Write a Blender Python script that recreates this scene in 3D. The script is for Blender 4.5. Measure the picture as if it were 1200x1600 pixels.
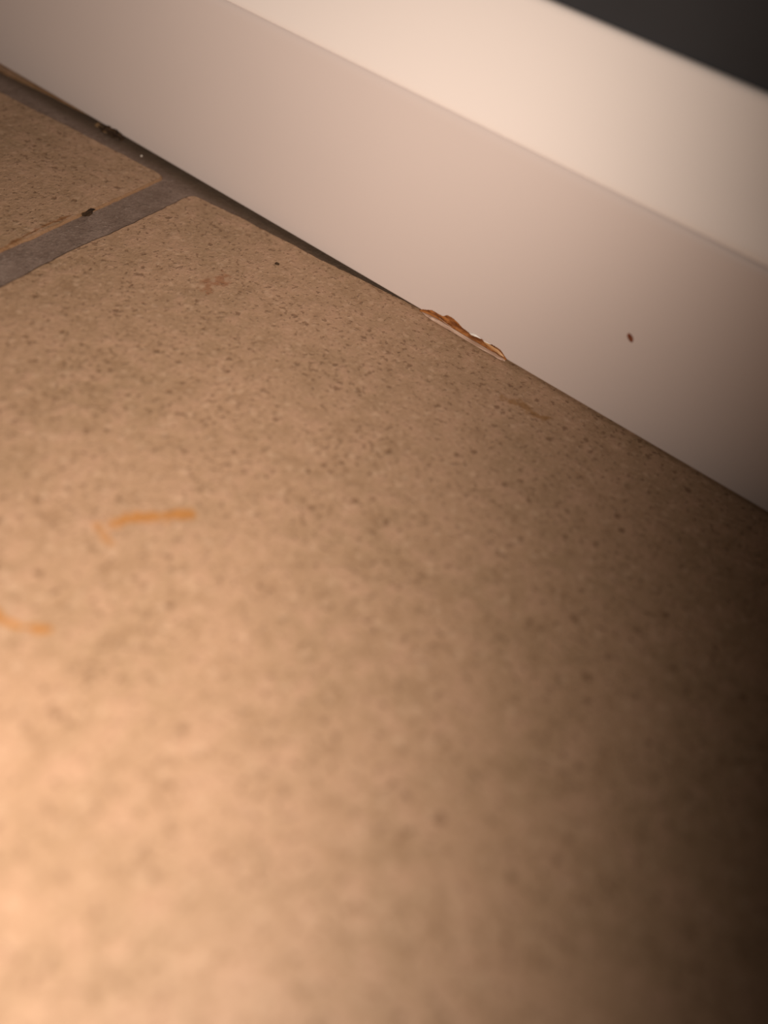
import bpy, bmesh, math, random
from mathutils import Vector, Matrix, noise

random.seed(7)
scene = bpy.context.scene
for o in list(bpy.data.objects):
    bpy.data.objects.remove(o, do_unlink=True)
COL = scene.collection

# ------------------------------------------------------------------ camera
# World axes (metres): X along the baseboard (towards the near end), Y towards the wall, Z up.
R = ((0.79730984, 0.54272763, -0.26409040),
     (0.57053147, -0.53491494, 0.62318524),
     (0.19695395, -0.64754361, -0.73613614))
cam_data = bpy.data.cameras.new('camera')
cam_data.sensor_fit = 'VERTICAL'
cam_data.sensor_height = 34.6667
cam_data.lens = 26.0
cam_data.clip_start = 0.005
cam_data.dof.use_dof = True
cam_data.dof.focus_distance = 0.2215
cam_data.dof.aperture_fstop = 4.3
cam = bpy.data.objects.new('camera', cam_data)
M = Matrix(((R[0][0], -R[0][1], -R[0][2], 0.0),
            (R[1][0], -R[1][1], -R[1][2], 0.0),
            (R[2][0], -R[2][1], -R[2][2], 0.125),
            (0, 0, 0, 1)))
cam.matrix_world = M
COL.objects.link(cam)
scene.camera = cam

# ------------------------------------------------------------------ world: a nearly dark room
world = bpy.data.worlds.new('dark_room')
scene.world = world
world.use_nodes = True
bg = world.node_tree.nodes['Background']
bg.inputs[0].default_value = (1.0, 0.86, 0.72, 1)
bg.inputs[1].default_value = 0.006

# ------------------------------------------------------------------ the hand torch beside the camera
tl = bpy.data.lights.new('torch_light', 'SPOT')
tl.energy = 2.52
tl.color = (1.0, 0.83, 0.70)
tl.spot_size = math.radians(178)
tl.spot_blend = 0.895
tl.shadow_soft_size = 0.003
torch = bpy.data.objects.new('torch_light', tl)
th, ph = 3.308, 0.548
axis = Vector((math.cos(th) * math.cos(ph), math.sin(th) * math.cos(ph), -math.sin(ph)))
lx = axis.cross(Vector((0, 0, 1))).normalized()
ly = axis.cross(lx)
sx, sy = 1.61, 0.47            # oval beam
torch.matrix_world = Matrix(((lx.x * sx, -ly.x * sy, -axis.x, 0.0199),
                             (lx.y * sx, -ly.y * sy, -axis.y, 0.0024),
                             (lx.z * sx, -ly.z * sy, -axis.z, 0.1210),
                             (0, 0, 0, 1)))
COL.objects.link(torch)

scene.view_settings.view_transform = 'Standard'
scene.view_settings.look = 'None'
scene.view_settings.gamma = 1.0
scene.view_settings.use_curve_mapping = False
scene.view_settings.exposure = 0.0

# ------------------------------------------------------------------ node helpers
class NT:
    def __init__(self, name, rough=0.6, spec=0.3):
        self.m = bpy.data.materials.new(name)
        self.m.use_nodes = True
        self.t = self.m.node_tree
        self.b = self.t.nodes['Principled BSDF']
        self.b.inputs['Roughness'].default_value = rough
        self.b.inputs['Specular IOR Level'].default_value = spec
        self.pos = self.t.nodes.new('ShaderNodeNewGeometry').outputs['Position']

    def link(self, a, b):
        self.t.links.new(a, b)

    def setin(self, sock, v):
        if hasattr(v, 'is_linked'):
            self.link(v, sock)
        else:
            sock.default_value = v

    def math(self, op, a, b=0.0, c=0.0, clamp=False):
        n = self.t.nodes.new('ShaderNodeMath')
        n.operation = op
        n.use_clamp = clamp
        for i, v in enumerate((a, b, c)):
            self.setin(n.inputs[i], v)
        return n.outputs[0]

    def vmath(self, op, a, b=(0, 0, 0)):
        n = self.t.nodes.new('ShaderNodeVectorMath')
        n.operation = op
        self.setin(n.inputs[0], a)
        if op == 'SCALE':
            self.setin(n.inputs['Scale'], b)
        else:
            self.setin(n.inputs[1], b)
        return n.outputs['Value'] if op in ('LENGTH', 'DOT_PRODUCT', 'DISTANCE') else n.outputs['Vector']

    def noise(self, scale, detail=2.0, rough=0.5, vec=None):
        n = self.t.nodes.new('ShaderNodeTexNoise')
        self.link(vec if vec is not None else self.pos, n.inputs['Vector'])
        n.inputs['Scale'].default_value = scale
        n.inputs['Detail'].default_value = detail
        n.inputs['Roughness'].default_value = rough
        return n.outputs['Fac'], n.outputs['Color']

    def voronoi(self, scale, vec=None):
        n = self.t.nodes.new('ShaderNodeTexVoronoi')
        self.link(vec if vec is not None else self.pos, n.inputs['Vector'])
        n.inputs['Scale'].default_value = scale
        return n.outputs['Distance'], n.outputs['Color']

    def ramp(self, v, lo, hi, a=0.0, b=1.0):
        n = self.t.nodes.new('ShaderNodeMapRange')
        n.interpolation_type = 'SMOOTHSTEP'
        for i, q in enumerate((v, lo, hi, a, b)):
            self.setin(n.inputs[i], q)
        return n.outputs[0]

    def mix(self, fac, a, b, mode='MIX'):
        n = self.t.nodes.new('ShaderNodeMix')
        n.data_type = 'RGBA'
        n.blend_type = mode
        self.setin(n.inputs['Factor'], fac)
        self.setin(n.inputs['A'], (*a, 1) if isinstance(a, tuple) else a)
        self.setin(n.inputs['B'], (*b, 1) if isinstance(b, tuple) else b)
        return n.outputs['Result']

    def bump(self, h, strength=0.3, dist=0.0005, normal=None):
        n = self.t.nodes.new('ShaderNodeBump')
        n.inputs['Strength'].default_value = strength
        n.inputs['Distance'].default_value = dist
        self.link(h, n.inputs['Height'])
        if normal is not None:
            self.link(normal, n.inputs['Normal'])
        return n.outputs[0]

    def color(self, c):
        self.setin(self.b.inputs['Base Color'], (*c, 1) if isinstance(c, tuple) else c)

    def normal(self, n):
        self.link(n, self.b.inputs['Normal'])

    def segdist(self, vec, a, b):
        ax, bx = Vector((a[0], a[1], 0)), Vector((b[0], b[1], 0))
        ba = bx - ax
        pa = self.vmath('SUBTRACT', vec, tuple(ax))
        t = self.math('DIVIDE', self.vmath('DOT_PRODUCT', pa, tuple(ba)), ba.length_squared, clamp=True)
        s = self.vmath('SCALE', tuple(ba), t)
        return self.vmath('LENGTH', self.vmath('SUBTRACT', pa, s))


# ------------------------------------------------------------------ materials
def make_tile_material():
    k = NT('speckled_tan_clay', 0.55, 0.45)
    P = k.pos
    # slightly wobbled coordinates keep the specks from looking round
    nf, nc = k.noise(420, 2)
    wob = k.vmath('SCALE', k.vmath('SUBTRACT', nc, (0.5, 0.5, 0.5)), 0.0012)
    PW = k.vmath('ADD', P, wob)
    big, _ = k.noise(38, 3)
    mid, _ = k.noise(170, 3, 0.6)
    fine, _ = k.noise(800, 3, 0.65)
    c = k.mix(k.ramp(big, 0.35, 0.68), TILE_A, TILE_B)
    c = k.mix(k.ramp(mid, 0.45, 0.70, 0, 0.75), c, TILE_C)
    c = k.mix(k.ramp(mid, 0.48, 0.30, 0, 0.45), c, (0.30, 0.185, 0.105))
    c = k.mix(k.ramp(fine, 0.54, 0.70, 0, 0.50), c, TILE_L)
    c = k.mix(k.ramp(fine, 0.44, 0.28, 0, 0.55), c, TILE_S)
    # dark flecks: many small ragged ones, fewer larger ones, in loose clusters
    wf, wc = k.noise(1100, 2)
    PW2 = k.vmath('ADD', PW, k.vmath('SCALE', k.vmath('SUBTRACT', wc, (0.5, 0.5, 0.5)), 0.0016))
    clus, _ = k.noise(70, 2)
    fk, _ = k.noise(640, 3, 0.55, k.vmath('ADD', P, (1.3, 2.9, 0.4)))
    lim = k.math('SUBTRACT', 0.625, k.math('MULTIPLY', k.math('SUBTRACT', clus, 0.5), 0.22))
    s1 = k.ramp(k.math('SUBTRACT', fk, lim), -0.05, 0.05)
    d2, cc2 = k.voronoi(260, PW2)
    sep2 = k.t.nodes.new('ShaderNodeSeparateColor')
    k.link(cc2, sep2.inputs[0])
    r2 = k.math('MULTIPLY', k.math('SUBTRACT', sep2.outputs[1], 0.55), 0.36)
    s2 = k.ramp(k.math('SUBTRACT', d2, r2), 0.02, 0.13, 1, 0)
    dark = k.math('MAXIMUM', k.math('MULTIPLY', s1, 0.60), k.math('MULTIPLY', s2, 0.72))
    c = k.mix(dark, c, TILE_S)
    # pale grains
    d3, cc3 = k.voronoi(240, k.vmath('ADD', PW, (3.1, 1.7, 0)))
    s3 = k.ramp(d3, 0.08, 0.30, 0.42, 0)
    c = k.mix(s3, c, TILE_L)
    # spills and rust-coloured rub marks (own shapes on the clay)
    flat = k.vmath('MULTIPLY', PW, (1, 1, 0))
    big2, _ = k.noise(300, 3, 0.6)
    def stain(c, pts, r, col, amt, rag=1.2):
        d = None
        for a, b in zip(pts, pts[1:]):
            s = k.segdist(flat, a, b)
            d = s if d is None else k.math('MINIMUM', d, s)
        d = k.math('ADD', d, k.math('MULTIPLY', k.math('SUBTRACT', big2, 0.5), r * rag * 2))
        return k.mix(k.ramp(d, r, r * 0.15, 0, amt), c, col)
    mm = lambda L: [(x / 1000, y / 1000) for x, y in L]
    c = stain(c, mm([(-82.3, 64.2), (-80.2, 67.8), (-77.0, 71.7), (-73.9, 75.9)]), 0.0021, RUST, 0.85)
    c = stain(c, mm([(-83.6, 60.6), (-79.1, 59.8)]), 0.0014, RUST, 0.5)
    c = stain(c, mm([(-82.0, 36.0), (-79.1, 35.8), (-75.4, 37.1), (-71.8, 39.6)]), 0.0011, RUST, 0.9)
    c = stain(c, mm([(-44.8, 162.8), (-40.0, 163.2), (-33.6, 163.7)]), 0.0019, (0.26, 0.125, 0.028), 0.7, 2.2)
    c = stain(c, mm([(-128.0, 136.4), (-128.7, 143.6)]), 0.0026, (0.27, 0.10, 0.035), 0.6, 2.2)
    c = stain(c, mm([(-172.6, 105.9), (-174.9, 116.1), (-176.0, 123.9), (-176.3, 131.5)]), 0.0009, (0.24, 0.10, 0.03), 0.8)
    # fired brown rims with edge shade painted in: all but the flat top face
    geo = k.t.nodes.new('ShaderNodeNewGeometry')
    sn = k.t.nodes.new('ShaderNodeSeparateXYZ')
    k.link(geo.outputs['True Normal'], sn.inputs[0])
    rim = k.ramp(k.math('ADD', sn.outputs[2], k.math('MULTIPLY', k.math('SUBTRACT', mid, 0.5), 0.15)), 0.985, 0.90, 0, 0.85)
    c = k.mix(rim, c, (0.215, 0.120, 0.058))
    k.color(c)
    h = k.math('ADD', k.math('MULTIPLY', mid, 1.0), k.math('MULTIPLY', fine, 0.5))
    h = k.math('SUBTRACT', h, k.math('MULTIPLY', dark, 0.35))
    k.normal(k.bump(h, 0.8, 0.0006))
    return k.m


TILE_A = (0.435, 0.282, 0.178)
TILE_B = (0.375, 0.248, 0.150)
TILE_C = (0.480, 0.306, 0.204)
TILE_L = (0.600, 0.424, 0.294)
TILE_S = (0.185, 0.102, 0.052)
RUST = (0.430, 0.190, 0.045)
MAT_TILE = make_tile_material()


def make_grout():
    k = NT('grey_brown_grout', 0.9, 0.15)
    a, _ = k.noise(130, 3)
    b, _ = k.noise(900, 3, 0.7)
    c = k.mix(k.ramp(a, 0.3, 0.7), (0.195, 0.142, 0.115), (0.262, 0.198, 0.165))
    c = k.mix(k.ramp(b, 0.55, 0.72, 0, 0.6), c, (0.36, 0.30, 0.26))
    c = k.mix(k.ramp(b, 0.45, 0.30, 0, 0.6), c, (0.12, 0.09, 0.075))
    # grout colour gets darker towards the foot of the baseboard
    sep = k.t.nodes.new('ShaderNodeSeparateXYZ')
    k.link(k.pos, sep.inputs[0])
    y = k.math('ADD', sep.outputs[1], k.math('MULTIPLY', k.math('SUBTRACT', a, 0.5), 0.006))
    c = k.mix(k.ramp(y, 0.1690, 0.1755, 0, 0.80), c, (0.085, 0.058, 0.036))
    k.color(c)
    k.normal(k.bump(k.math('ADD', k.math('MULTIPLY', a, 1.5), b), 0.7, 0.0005))
    return k.m


MAT_GROUT = make_grout()


def make_paint(name, lo, hi, rough):
    k = NT(name, rough, 0.35)
    a, _ = k.noise(14, 2)
    b, _ = k.noise(900, 2)
    k.color(k.mix(k.ramp(a, 0.3, 0.7), lo, hi))
    k.normal(k.bump(k.math('ADD', a, k.math('MULTIPLY', b, 0.02)), 0.12, 0.0006))
    return k.m


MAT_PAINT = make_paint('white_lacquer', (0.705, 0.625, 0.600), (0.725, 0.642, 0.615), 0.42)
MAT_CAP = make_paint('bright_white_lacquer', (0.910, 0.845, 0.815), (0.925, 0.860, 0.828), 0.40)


def make_wall():
    k = NT('charcoal_wall', 0.75, 0.2)
    a, _ = k.noise(60, 3)
    b, _ = k.noise(700, 2)
    k.color(k.mix(a, (0.034, 0.035, 0.039), (0.044, 0.045, 0.049)))
    k.normal(k.bump(b, 0.2, 0.0004))
    return k.m


MAT_WALL = make_wall()


def make_wood(name, lo, hi, scale=(60, 900, 900), rough=0.7):
    k = NT(name, rough, 0.25)
    v = k.vmath('MULTIPLY', k.pos, scale)
    a, _ = k.noise(1.0, 3, 0.6, v)
    k.color(k.mix(k.ramp(a, 0.35, 0.65), lo, hi))
    k.normal(k.bump(a, 0.5, 0.0003))
    return k.m


MAT_CORE = make_wood('broken_brown_core', (0.15, 0.048, 0.012), (0.44, 0.175, 0.050), (160, 900, 900))
MAT_LIP = make_wood('pale_swollen_fibre', (0.40, 0.255, 0.180), (0.70, 0.53, 0.43), (120, 1400, 1400))
MAT_PALE = make_wood('pale_orange_fibre', (0.62, 0.34, 0.150), (0.80, 0.52, 0.30), (200, 900, 900))
MAT_FLAKE = make_wood('white_paint_flake', (0.86, 0.83, 0.80), (0.93, 0.91, 0.88), (300, 300, 300), 0.4)
MAT_DIRT = make_wood('dark_brown_dirt', (0.022, 0.012, 0.006), (0.060, 0.034, 0.017), (900, 900, 900), 0.9)
MAT_TAN = make_wood('tan_crumb', (0.19, 0.115, 0.055), (0.33, 0.215, 0.115), (900, 900, 900), 0.9)
MAT_GRAIN = make_wood('pale_sand_grain', (0.55, 0.50, 0.42), (0.70, 0.65, 0.58), (900, 900, 900), 0.5)
MAT_NICK = make_wood('red_brown_nick', (0.16, 0.045, 0.020), (0.30, 0.10, 0.05), (900, 900, 900), 0.8)


# ------------------------------------------------------------------ object helpers
def obj(name, bm, mat, parent=None, loc=(0, 0, 0), smooth=True):
    me = bpy.data.meshes.new(name)
    bmesh.ops.recalc_face_normals(bm, faces=bm.faces)
    bm.to_mesh(me)
    bm.free()
    me.materials.append(mat)
    if smooth:
        for p in me.polygons:
            p.use_smooth = True
    o = bpy.data.objects.new(name, me)
    COL.objects.link(o)
    o.location = loc
    if parent is not None:
        o.parent = parent
    return o


def struct(o, label, cat):
    o['kind'] = 'structure'
    o['label'] = label
    o['category'] = cat
    return o


def tag(o, label, cat, group=None):
    o['label'] = label
    o['category'] = cat
    if group:
        o['group'] = group
    return o


def bm_box(bm, a, b):
    vs = [bm.verts.new((x, y, z)) for z in (a[2], b[2]) for y in (a[1], b[1]) for x in (a[0], b[0])]
    for f in ((0, 1, 3, 2), (4, 6, 7, 5), (0, 4, 5, 1), (2, 3, 7, 6), (0, 2, 6, 4), (1, 5, 7, 3)):
        bm.faces.new([vs[i] for i in f])


def loft(bm, rings, closed=True, caps=True):
    rv = [[bm.verts.new(p) for p in r] for r in rings]
    n = len(rv[0])
    for a, b in zip(rv, rv[1:]):
        for i in range(n if closed else n - 1):
            j = (i + 1) % n
            bm.faces.new((a[i], a[j], b[j], b[i]))
    if caps and closed:
        bm.faces.new(rv[0][::-1])
        bm.faces.new(rv[-1])
    return rv


def lerp_table(tab, x):
    if x <= tab[0][0]:
        return tab[0][1]
    for (x0, y0), (x1, y1) in zip(tab, tab[1:]):
        if x <= x1:
            t = (x - x0) / (x1 - x0)
            return y0 + (y1 - y0) * t
    return tab[-1][1]


# ------------------------------------------------------------------ floor: grout bed with clay tiles
WALL_Y = 0.1769          # front face of the baseboard
BOARD_D = 0.0125         # depth of the baseboard
XR = 0.95                # half length of the built stretch

bm = bmesh.new()
bm_box(bm, (-XR, -0.62, -0.014), (XR, WALL_Y + 0.10, -0.0007))
floor = struct(obj('floor', bm, MAT_GROUT, smooth=False),
               'tan speckled clay tile floor with grey-brown grout joints', 'floor')

TH = math.radians(5.42)
E1 = Vector((math.cos(TH), math.sin(TH)))
E2 = Vector((-math.sin(TH), math.cos(TH)))
TS, TJ = 0.240, 0.0109
PITCH = TS + TJ
ORIG = Vector((-0.1671, 0.1705))     # top left corner of the large tile


def tile_mesh(name, w, h, seed, center):
    """A clay tile: wavy hand-cut outline, rounded corners, eased rim. Local frame: centre, top at z = 0."""
    pts = []
    r = 0.0032
    corners = ((w / 2 - r, h / 2 - r, 0), (-w / 2 + r, h / 2 - r, 90), (-w / 2 + r, -h / 2 + r, 180), (w / 2 - r, -h / 2 + r, 270))
    for ci, (cx, cy, a0) in enumerate(corners):
        for i in range(6):
            a = math.radians(a0 + 90 * i / 5)
            pts.append((cx + r * math.cos(a), cy + r * math.sin(a), math.cos(a), math.sin(a)))
        nx, ny, na = corners[(ci + 1) % 4]
        a = math.radians(a0 + 90)
        p0 = (cx + r * math.cos(a), cy + r * math.sin(a))
        p1 = (nx + r * math.cos(a), ny + r * math.sin(a))
        L = math.hypot(p1[0] - p0[0], p1[1] - p0[1])
        n = max(2, int(L / 0.0016))
        for i in range(1, n):
            t = i / n
            pts.append((p0[0] + (p1[0] - p0[0]) * t, p0[1] + (p1[1] - p0[1]) * t, math.cos(a), math.sin(a)))
    out = []
    for x, y, nx, ny in pts:
        q = Vector((x * 1000 + seed * 37.7, y * 1000 + seed * 11.3, 0))
        j = noise.noise(q / 18) * 0.00060 + noise.noise(q / 5) * 0.00034 + noise.noise(q / 1.9) * 0.00020
        j2 = max(0.0, noise.noise(q / 3.1 + Vector((9, 4, 2)))) * 0.0005
        out.append((x + nx * j, y + ny * j, nx, ny, j2))
    bm = bmesh.new()
    rings = []
    for inset, z in ((0.0004, -0.009), (0.0, -0.0012), (0.00008, -0.0005), (0.00025, -0.00016), (0.0006, 0.0)):
        rings.append([(x - nx * (inset + j2 * (inset > 0.0001)), y - ny * (inset + j2 * (inset > 0.0001)), z)
                      for x, y, nx, ny, j2 in out])
    loft(bm, rings)
    me = bpy.data.meshes.new(name)
    bmesh.ops.recalc_face_normals(bm, faces=bm.faces)
    bm.to_mesh(me)
    bm.free()
    me.materials.append(MAT_TILE)
    for p in me.polygons:
        p.use_smooth = len(p.vertices) == 4
    return me


shared = tile_mesh('tile', TS, TS, 3, None)
thin_h = 0.030
shared_thin = tile_mesh('cut_tile', TS, thin_h, 5, None)


def place_tile(me, col, row_top, h, dx=0.0, dy=0.0, dz=0.0):
    c = ORIG + E1 * (col * PITCH + TS / 2 + dx) + E2 * (row_top - h / 2 + dy)
    o = bpy.data.objects.new('tile', me)
    o.location = (c.x, c.y, dz)
    o.rotation_euler = (0, 0, TH)
    COL.objects.link(o)
    o.parent = floor
    return o


t = place_tile(tile_mesh('tile', TS, TS, 1, None), 0, 0.0, TS)
t['label'] = 'large speckled tan clay tile filling most of the floor'
t = place_tile(tile_mesh('tile', TS, TS, 2, None), -1, 0.0018, TS, dx=-0.0004)
t['label'] = 'speckled tan clay tile beyond the grout joint, only its corner in view'
for col in (-3, -2, 1, 2):
    x = (ORIG + E1 * (col * PITCH)).x
    if x > -0.93 and x + TS < 0.93:
        top = 0.0
        if (ORIG + E1 * (col * PITCH + TS)).y > WALL_Y + 0.085:
            top = -0.03
        place_tile(shared, col, top, TS)
for row in (1, 2):
    for col in (-3, -2, -1, 0, 1, 2):
        x = (ORIG + E1 * (col * PITCH) - E2 * (row * PITCH)).x
        if x > -0.93 and x + TS < 0.93 and row * PITCH < 0.5:
            place_tile(shared, col, -row * PITCH, TS)
for col in (-3, -2, -1):
    x = (ORIG + E1 * (col * PITCH)).x
    if x > -0.93:
        hh = thin_h
        place_tile(shared_thin, col, TJ + thin_h + 0.0026, hh)

# ------------------------------------------------------------------ wall
bm = bmesh.new()
bm_box(bm, (-XR, WALL_Y + BOARD_D, 0.0004), (XR, WALL_Y + BOARD_D + 0.06, 0.62))
struct(obj('wall_back', bm, MAT_WALL, smooth=False), 'dark charcoal wall above the white baseboard', 'wall')

# ------------------------------------------------------------------ baseboard with a broken spot in its lower edge
Z0 = 0.0007
CHIP = [(-83.2, 0.0), (-82.75, 0.48), (-81.15, 1.28), (-78.94, 2.3), (-76.89, 2.25), (-75.13, 2.37), (-74.1, 3.39),
        (-72.36, 3.51), (-70.44, 3.08), (-68.66, 2.35), (-66.56, 2.02), (-65.21, 1.93), (-64.05, 2.39), (-62.28, 2.32),
        (-60.7, 2.15), (-58.83, 2.38), (-56.91, 2.42), (-55.35, 2.25), (-53.69, 1.24), (-52.2, 0.45), (-51.0, 0.0)]
CHIP = [(a / 1000, b / 1000) for a, b in CHIP]


def notch(u):
    if u < CHIP[0][0] or u > CHIP[-1][0]:
        return 0.0
    return max(0.0, lerp_table(CHIP, u) + noise.noise(Vector((u * 2600, 3, 1))) * 0.00018)


def board_profile(u):
    zc = max(Z0, notch(u))
    cut = zc > Z0 + 1e-6
    p = [(BOARD_D - 0.0002, Z0), (0.0034, Z0), (0.0026, zc if cut else Z0), (0.0009, zc + (0.0001 if cut else 0)),
         (0.00018, zc + 0.00005), (0.0, zc + 0.0003), (0.0, zc + 0.0005), (0.0, 0.0048)]
    zm = 0.0540
    p += [(0.0, 0.0100), (0.0, 0.0250), (0.0, zm - 0.0030), (0.00005, zm - 0.0020), (0.00018, zm - 0.0012), (0.00042, zm - 0.0005),
          (0.00085, zm - 0.00005), (BOARD_D - 0.0002, zm - 0.00005)]
    return [(u, WALL_Y + y, z) for y, z in p]


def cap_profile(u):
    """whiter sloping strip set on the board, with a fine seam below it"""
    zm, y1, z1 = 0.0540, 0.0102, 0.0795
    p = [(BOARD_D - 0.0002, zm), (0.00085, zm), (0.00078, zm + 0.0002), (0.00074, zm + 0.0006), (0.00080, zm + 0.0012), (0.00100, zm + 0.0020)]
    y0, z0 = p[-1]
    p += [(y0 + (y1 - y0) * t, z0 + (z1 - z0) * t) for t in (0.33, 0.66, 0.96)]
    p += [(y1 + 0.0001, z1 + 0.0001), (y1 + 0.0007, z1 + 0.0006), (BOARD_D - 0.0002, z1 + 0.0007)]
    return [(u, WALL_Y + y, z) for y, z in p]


us = [-XR + 0.02 * i for i in range(int((0.866) / 0.02))]
us = [u for u in us if u < -0.086] + [-0.0845, -0.0836]
u = -0.0832
while u < -0.0508:
    us.append(u)
    u += 0.00028
us += [-0.0505, -0.049] + [-0.04 + 0.02 * i for i in range(50) if -0.04 + 0.02 * i <= XR]
bm = bmesh.new()
loft(bm, [board_profile(u) for u in us])
board = struct(obj('baseboard_back', bm, MAT_PAINT), 'white painted baseboard with sloping top and a chipped lower edge', 'baseboard')
md = board.modifiers.new('edges', 'EDGE_SPLIT')
md.split_angle = math.radians(50)

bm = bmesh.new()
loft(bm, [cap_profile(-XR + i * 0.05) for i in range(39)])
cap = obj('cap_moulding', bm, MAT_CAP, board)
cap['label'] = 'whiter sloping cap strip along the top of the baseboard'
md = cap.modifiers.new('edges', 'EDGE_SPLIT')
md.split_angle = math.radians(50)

# exposed brown core inside the broken spot
bm = bmesh.new()
grid = []
n_u, n_t = 110, 9
for i in range(n_u + 1):
    u = -0.0829 + (0.0829 - 0.0531) * i / n_u
    hgt = notch(u) + 0.00025
    row = []
    for j in range(n_t + 1):
        t = j / n_t
        q = Vector((u * 420, t * 3.0, 1.3))
        y = 0.0011 * t - 0.0001 + noise.noise(q) * 0.00045 + noise.noise(q * 3.7) * 0.00018
        y = max(-0.0003, min(0.0021, y))
        row.append(bm.verts.new((u, WALL_Y + y, 0.0001 + (hgt - 0.0001) * t)))
    grid.append(row)
for a, b in zip(grid, grid[1:]):
    for j in range(n_t):
        bm.faces.new((a[j], b[j], b[j + 1], a[j + 1]))
geo = bmesh.ops.extrude_face_region(bm, geom=bm.faces[:])
for v in geo['geom']:
    if isinstance(v, bmesh.types.BMVert):
        v.co.y = WALL_Y + 0.0028
core = obj('exposed_core', bm, MAT_CORE, board)
core['label'] = 'bare brown wood fibre in the chipped lower edge'


def strip(name, pts, mat, parent, label, n=8):
    """pts: (u, y, z, half thickness in y, half height in z, tilt) -> a flattened, tapered sliver."""
    bm = bmesh.new()
    rings = []
    for (u, y, z, a, b, tilt) in pts:
        ring = []
        for i in range(n):
            w = 2 * math.pi * i / n
            dy, dz = a * math.cos(w), b * math.sin(w)
            ring.append((u, WALL_Y + y + dy * math.cos(tilt) - dz * math.sin(tilt), z + dy * math.sin(tilt) + dz * math.cos(tilt)))
        rings.append(ring)
    loft(bm, rings)
    o = obj(name, bm, mat, parent)
    if label:
        o['label'] = label
    return o


def dense(keys, n):
    """interpolate key rows to n rows, with a little raggedness"""
    out = []
    for i in range(n):
        t = i / (n - 1) * (len(keys) - 1)
        k0 = min(int(t), len(keys) - 2)
        w = t - k0
        r = [a + (b - a) * w for a, b in zip(keys[k0], keys[k0 + 1])]
        r[2] += noise.noise(Vector((r[0] * 900, 5, 2))) * 0.00006
        r[1] += noise.noise(Vector((r[0] * 700, 8, 4))) * 0.00010
        out.append(tuple(r))
    return out


m = 0.001
LIP = []
for (u_, y_, z_, a_, b_) in ((-81.8, .05, .45, .10, .18), (-80.4, -.25, .55, .22, .50), (-77.5, -.50, .78, .30, .86), (-73.5, -.55, .76, .30, .86),
                             (-69.0, -.60, .74, .28, .80), (-64.5, -.62, .74, .28, .78), (-60.0, -.66, .76, .30, .80), (-56.6, -.60, .76, .32, .82),
                             (-54.0, -.42, .64, .28, .66), (-52.9, -.15, .50, .10, .20)):
    LIP.append((u_ * m, (y_ - 0.12) * m, (z_ - 0.18) * m, a_ * m, b_ * 0.68 * m, -0.55))
strip('swollen_lip', dense(LIP, 46), MAT_LIP, board, 'pale swollen fibre strip along the bottom of the chip')
strip('splinter', dense([(-61.6 * m, .30 * m, 2.25 * m, .06 * m, .10 * m, .1), (-60.4 * m, .10 * m, 2.0 * m, .16 * m, .34 * m, .1),
                         (-58.4 * m, .02 * m, 1.75 * m, .22 * m, .52 * m, .1), (-56.4 * m, .02 * m, 1.60 * m, .22 * m, .60 * m, .1),
                         (-54.8 * m, .05 * m, 1.30 * m, .18 * m, .46 * m, .1), (-53.9 * m, .15 * m, .95 * m, .06 * m, .12 * m, .1)], 24),
      MAT_PALE, board, 'pale orange splinter at the near end of the chip')
strip('splinter', dense([(-76.2 * m, -.05 * m, 1.55 * m, .04 * m, .05 * m, .2), (-74.2 * m, -.22 * m, 1.22 * m, .08 * m, .13 * m, .2),
                         (-71.6 * m, -.22 * m, .95 * m, .03 * m, .05 * m, .2)], 12), MAT_LIP, board, 'thin pale sliver lying across the brown fibre')
strip('paint_flake', dense([(-66.0 * m, .10 * m, 2.1 * m, .03 * m, .08 * m, -.5), (-65.0 * m, -.22 * m, 2.40 * m, .08 * m, .34 * m, -.6),
                            (-64.0 * m, -.26 * m, 2.62 * m, .08 * m, .36 * m, -.6), (-62.8 * m, -.10 * m, 2.50 * m, .05 * m, .16 * m, -.5),
                            (-62.0 * m, .05 * m, 2.4 * m, .03 * m, .06 * m, -.4)], 16), MAT_FLAKE, board, 'lifted white paint flake at the top of the chip')
strip('paint_flake', dense([(-61.2 * m, .05 * m, 2.3 * m, .03 * m, .06 * m, -.4), (-60.0 * m, -.12 * m, 2.42 * m, .06 * m, .17 * m, -.5),
                            (-58.6 * m, .02 * m, 2.5 * m, .03 * m, .05 * m, -.4)], 10), MAT_FLAKE, board, None)

# small nick in the paint of the lower face
bm = bmesh.new()
c0 = Vector((-0.02512, 0, 0.02470))
ax1 = Vector((0.78, 0, -0.63)).normalized()
ax2 = Vector((0.63, 0, 0.78)).normalized()
rings = []
for rr, y in ((1.0, 0.00008), (0.94, -0.00006), (0.70, -0.00013), (0.35, -0.00010)):
    ring = []
    for i in range(14):
        w = 2 * math.pi * i / 14
        q = 1 + 0.22 * noise.noise(Vector((math.cos(w) * 1.7, math.sin(w) * 1.7, 4)))
        pnt = c0 + ax1 * (math.cos(w) * 0.00130 * rr * q) + ax2 * (math.sin(w) * 0.00072 * rr * q)
        ring.append((pnt.x, WALL_Y + y, pnt.z))
    rings.append(ring)
loft(bm, rings)
nick = obj('paint_nick', bm, MAT_NICK, board)
nick['label'] = 'tiny red-brown nick in the white paint'


# ------------------------------------------------------------------ crumbs and dirt
def crumb_bm(size, seed, flat=0.6, stretch=1.0):
    bm = bmesh.new()
    bmesh.ops.create_icosphere(bm, subdivisions=2, radius=1.0)
    for v in bm.verts:
        d = v.co.normalized()
        s = 1 + 0.6 * noise.noise(d * 1.6 + Vector((seed * 3.1, 0, 0))) + 0.38 * noise.noise(d * 4 + Vector((0, seed * 2.3, 0)))
        v.co = Vector((d.x * s * stretch, d.y * s, d.z * s * flat)) * size
    return bm


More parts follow.
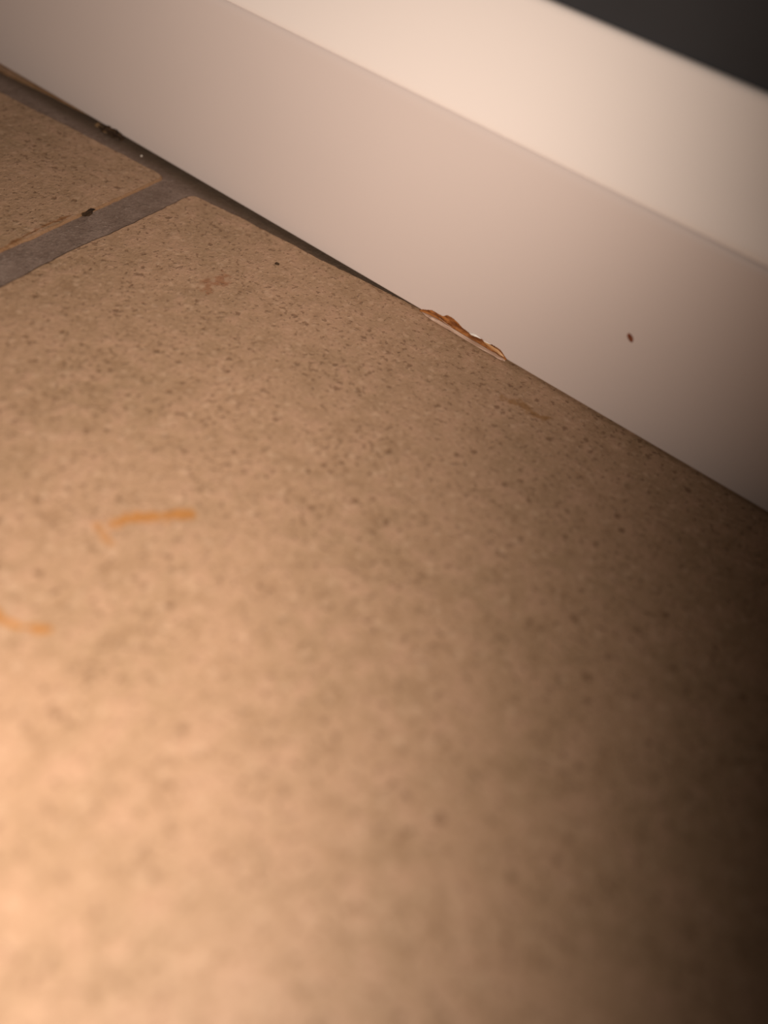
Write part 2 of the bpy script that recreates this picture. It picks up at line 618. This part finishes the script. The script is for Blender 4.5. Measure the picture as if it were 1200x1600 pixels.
def crumb(name, size, seed, mat, loc, rot=0.0, flat=0.6, stretch=1.0, parent=None):
    o = obj(name, crumb_bm(size, seed, flat, stretch), mat, parent, loc, smooth=False)
    o.rotation_euler = (0, 0, rot)
    return o


GZ = -0.0007
# fluff and grit caught at the foot of the baseboard
clump = bpy.data.objects.new('dirt_clump', None)
COL.objects.link(clump)
clump.location = (-0.2105, 0.1759, GZ)
clump.empty_display_size = 0.004
tag(clump, 'dark crumbly dirt clump caught under the baseboard edge above the far joint', 'dirt')
rnd = random.Random(11)
spots = [(-6.2, .6, .55, 1), (-4.4, .3, .50, 0), (-3.0, .7, .75, 0), (-1.6, -.1, .62, 1), (-.6, .5, .90, 0), (.9, .1, .70, 0),
         (1.9, .6, .95, 0), (3.2, .2, .72, 1), (4.1, .7, .80, 0), (5.4, .5, .55, 0), (2.3, -.6, .45, 0), (-2.2, -.7, .42, 1),
         (.2, .75, .75, 1), (3.5, .8, .6, 0)]
for i, (x, y, s, tan) in enumerate(spots):
    lift = s * 0.45 + (0.9 if i in (4, 6, 8, 12, 13) else 0.0)
    crumb('crumb', s * 1.45 * m, i + 1, MAT_TAN if tan and i % 3 == 0 else MAT_DIRT, (x * m, y * m, lift * m), rnd.uniform(0, 3), 0.7, rnd.uniform(1, 1.6), clump)


def fibre(pts, r, mat, parent):
    bm = bmesh.new()
    rings = []
    for i, p in enumerate(pts):
        p = Vector(p)
        d = (Vector(pts[min(i + 1, len(pts) - 1)]) - Vector(pts[max(i - 1, 0)])).normalized()
        a = d.orthogonal().normalized()
        b = d.cross(a)
        rings.append([tuple(p + a * r * math.cos(w) + b * r * math.sin(w)) for w in (0, 2.094, 4.189)])
    loft(bm, rings)
    return obj('fibre', bm, mat, parent)


fibre([(-7 * m, 0, .4 * m), (-5 * m, -.6 * m, .9 * m), (-3 * m, -.3 * m, 1.2 * m), (-1.5 * m, .2 * m, 1.4 * m)], .07 * m, MAT_TAN, clump)
fibre([(-2 * m, -.9 * m, .3 * m), (0, -.8 * m, 1.2 * m), (1.4 * m, -.1 * m, 1.7 * m), (2.4 * m, .3 * m, 1.4 * m)], .07 * m, MAT_TAN, clump)
fibre([(1 * m, -.8 * m, .2 * m), (2.6 * m, -.9 * m, .8 * m), (4.0 * m, -.4 * m, .9 * m), (5.8 * m, .2 * m, .4 * m)], .06 * m, MAT_DIRT, clump)

o = crumb('dirt_crumb', 0.00085, 27, MAT_DIRT, (-0.1752, 0.1371, GZ + 0.0005), math.radians(98), 0.7, 3.2)
for v in o.data.vertices:
    v.co.y += 0.0009 * noise.noise(Vector((v.co.x * 900, 2.0, 7.0)))
    v.co.z *= 1 + 0.8 * noise.noise(Vector((v.co.x * 1500, v.co.y * 1500, 3.0)))
tag(o, 'elongated dark dirt crumb in the grout joint between two tiles', 'dirt')
o = crumb('dirt_crumb', 0.00055, 22, MAT_DIRT, (-0.12396, 0.16141, 0.00022), 0.5, 0.5, 1.25)
tag(o, 'tiny black crumb lying on the large tile near the baseboard', 'dirt')
o = crumb('sand_grain', 0.00030, 23, MAT_GRAIN, (-0.19346, 0.17420, GZ + 0.00016), 0.2, 0.8, 1.2)
tag(o, 'tiny pale sand grain on dark grout beside the baseboard', 'grain')
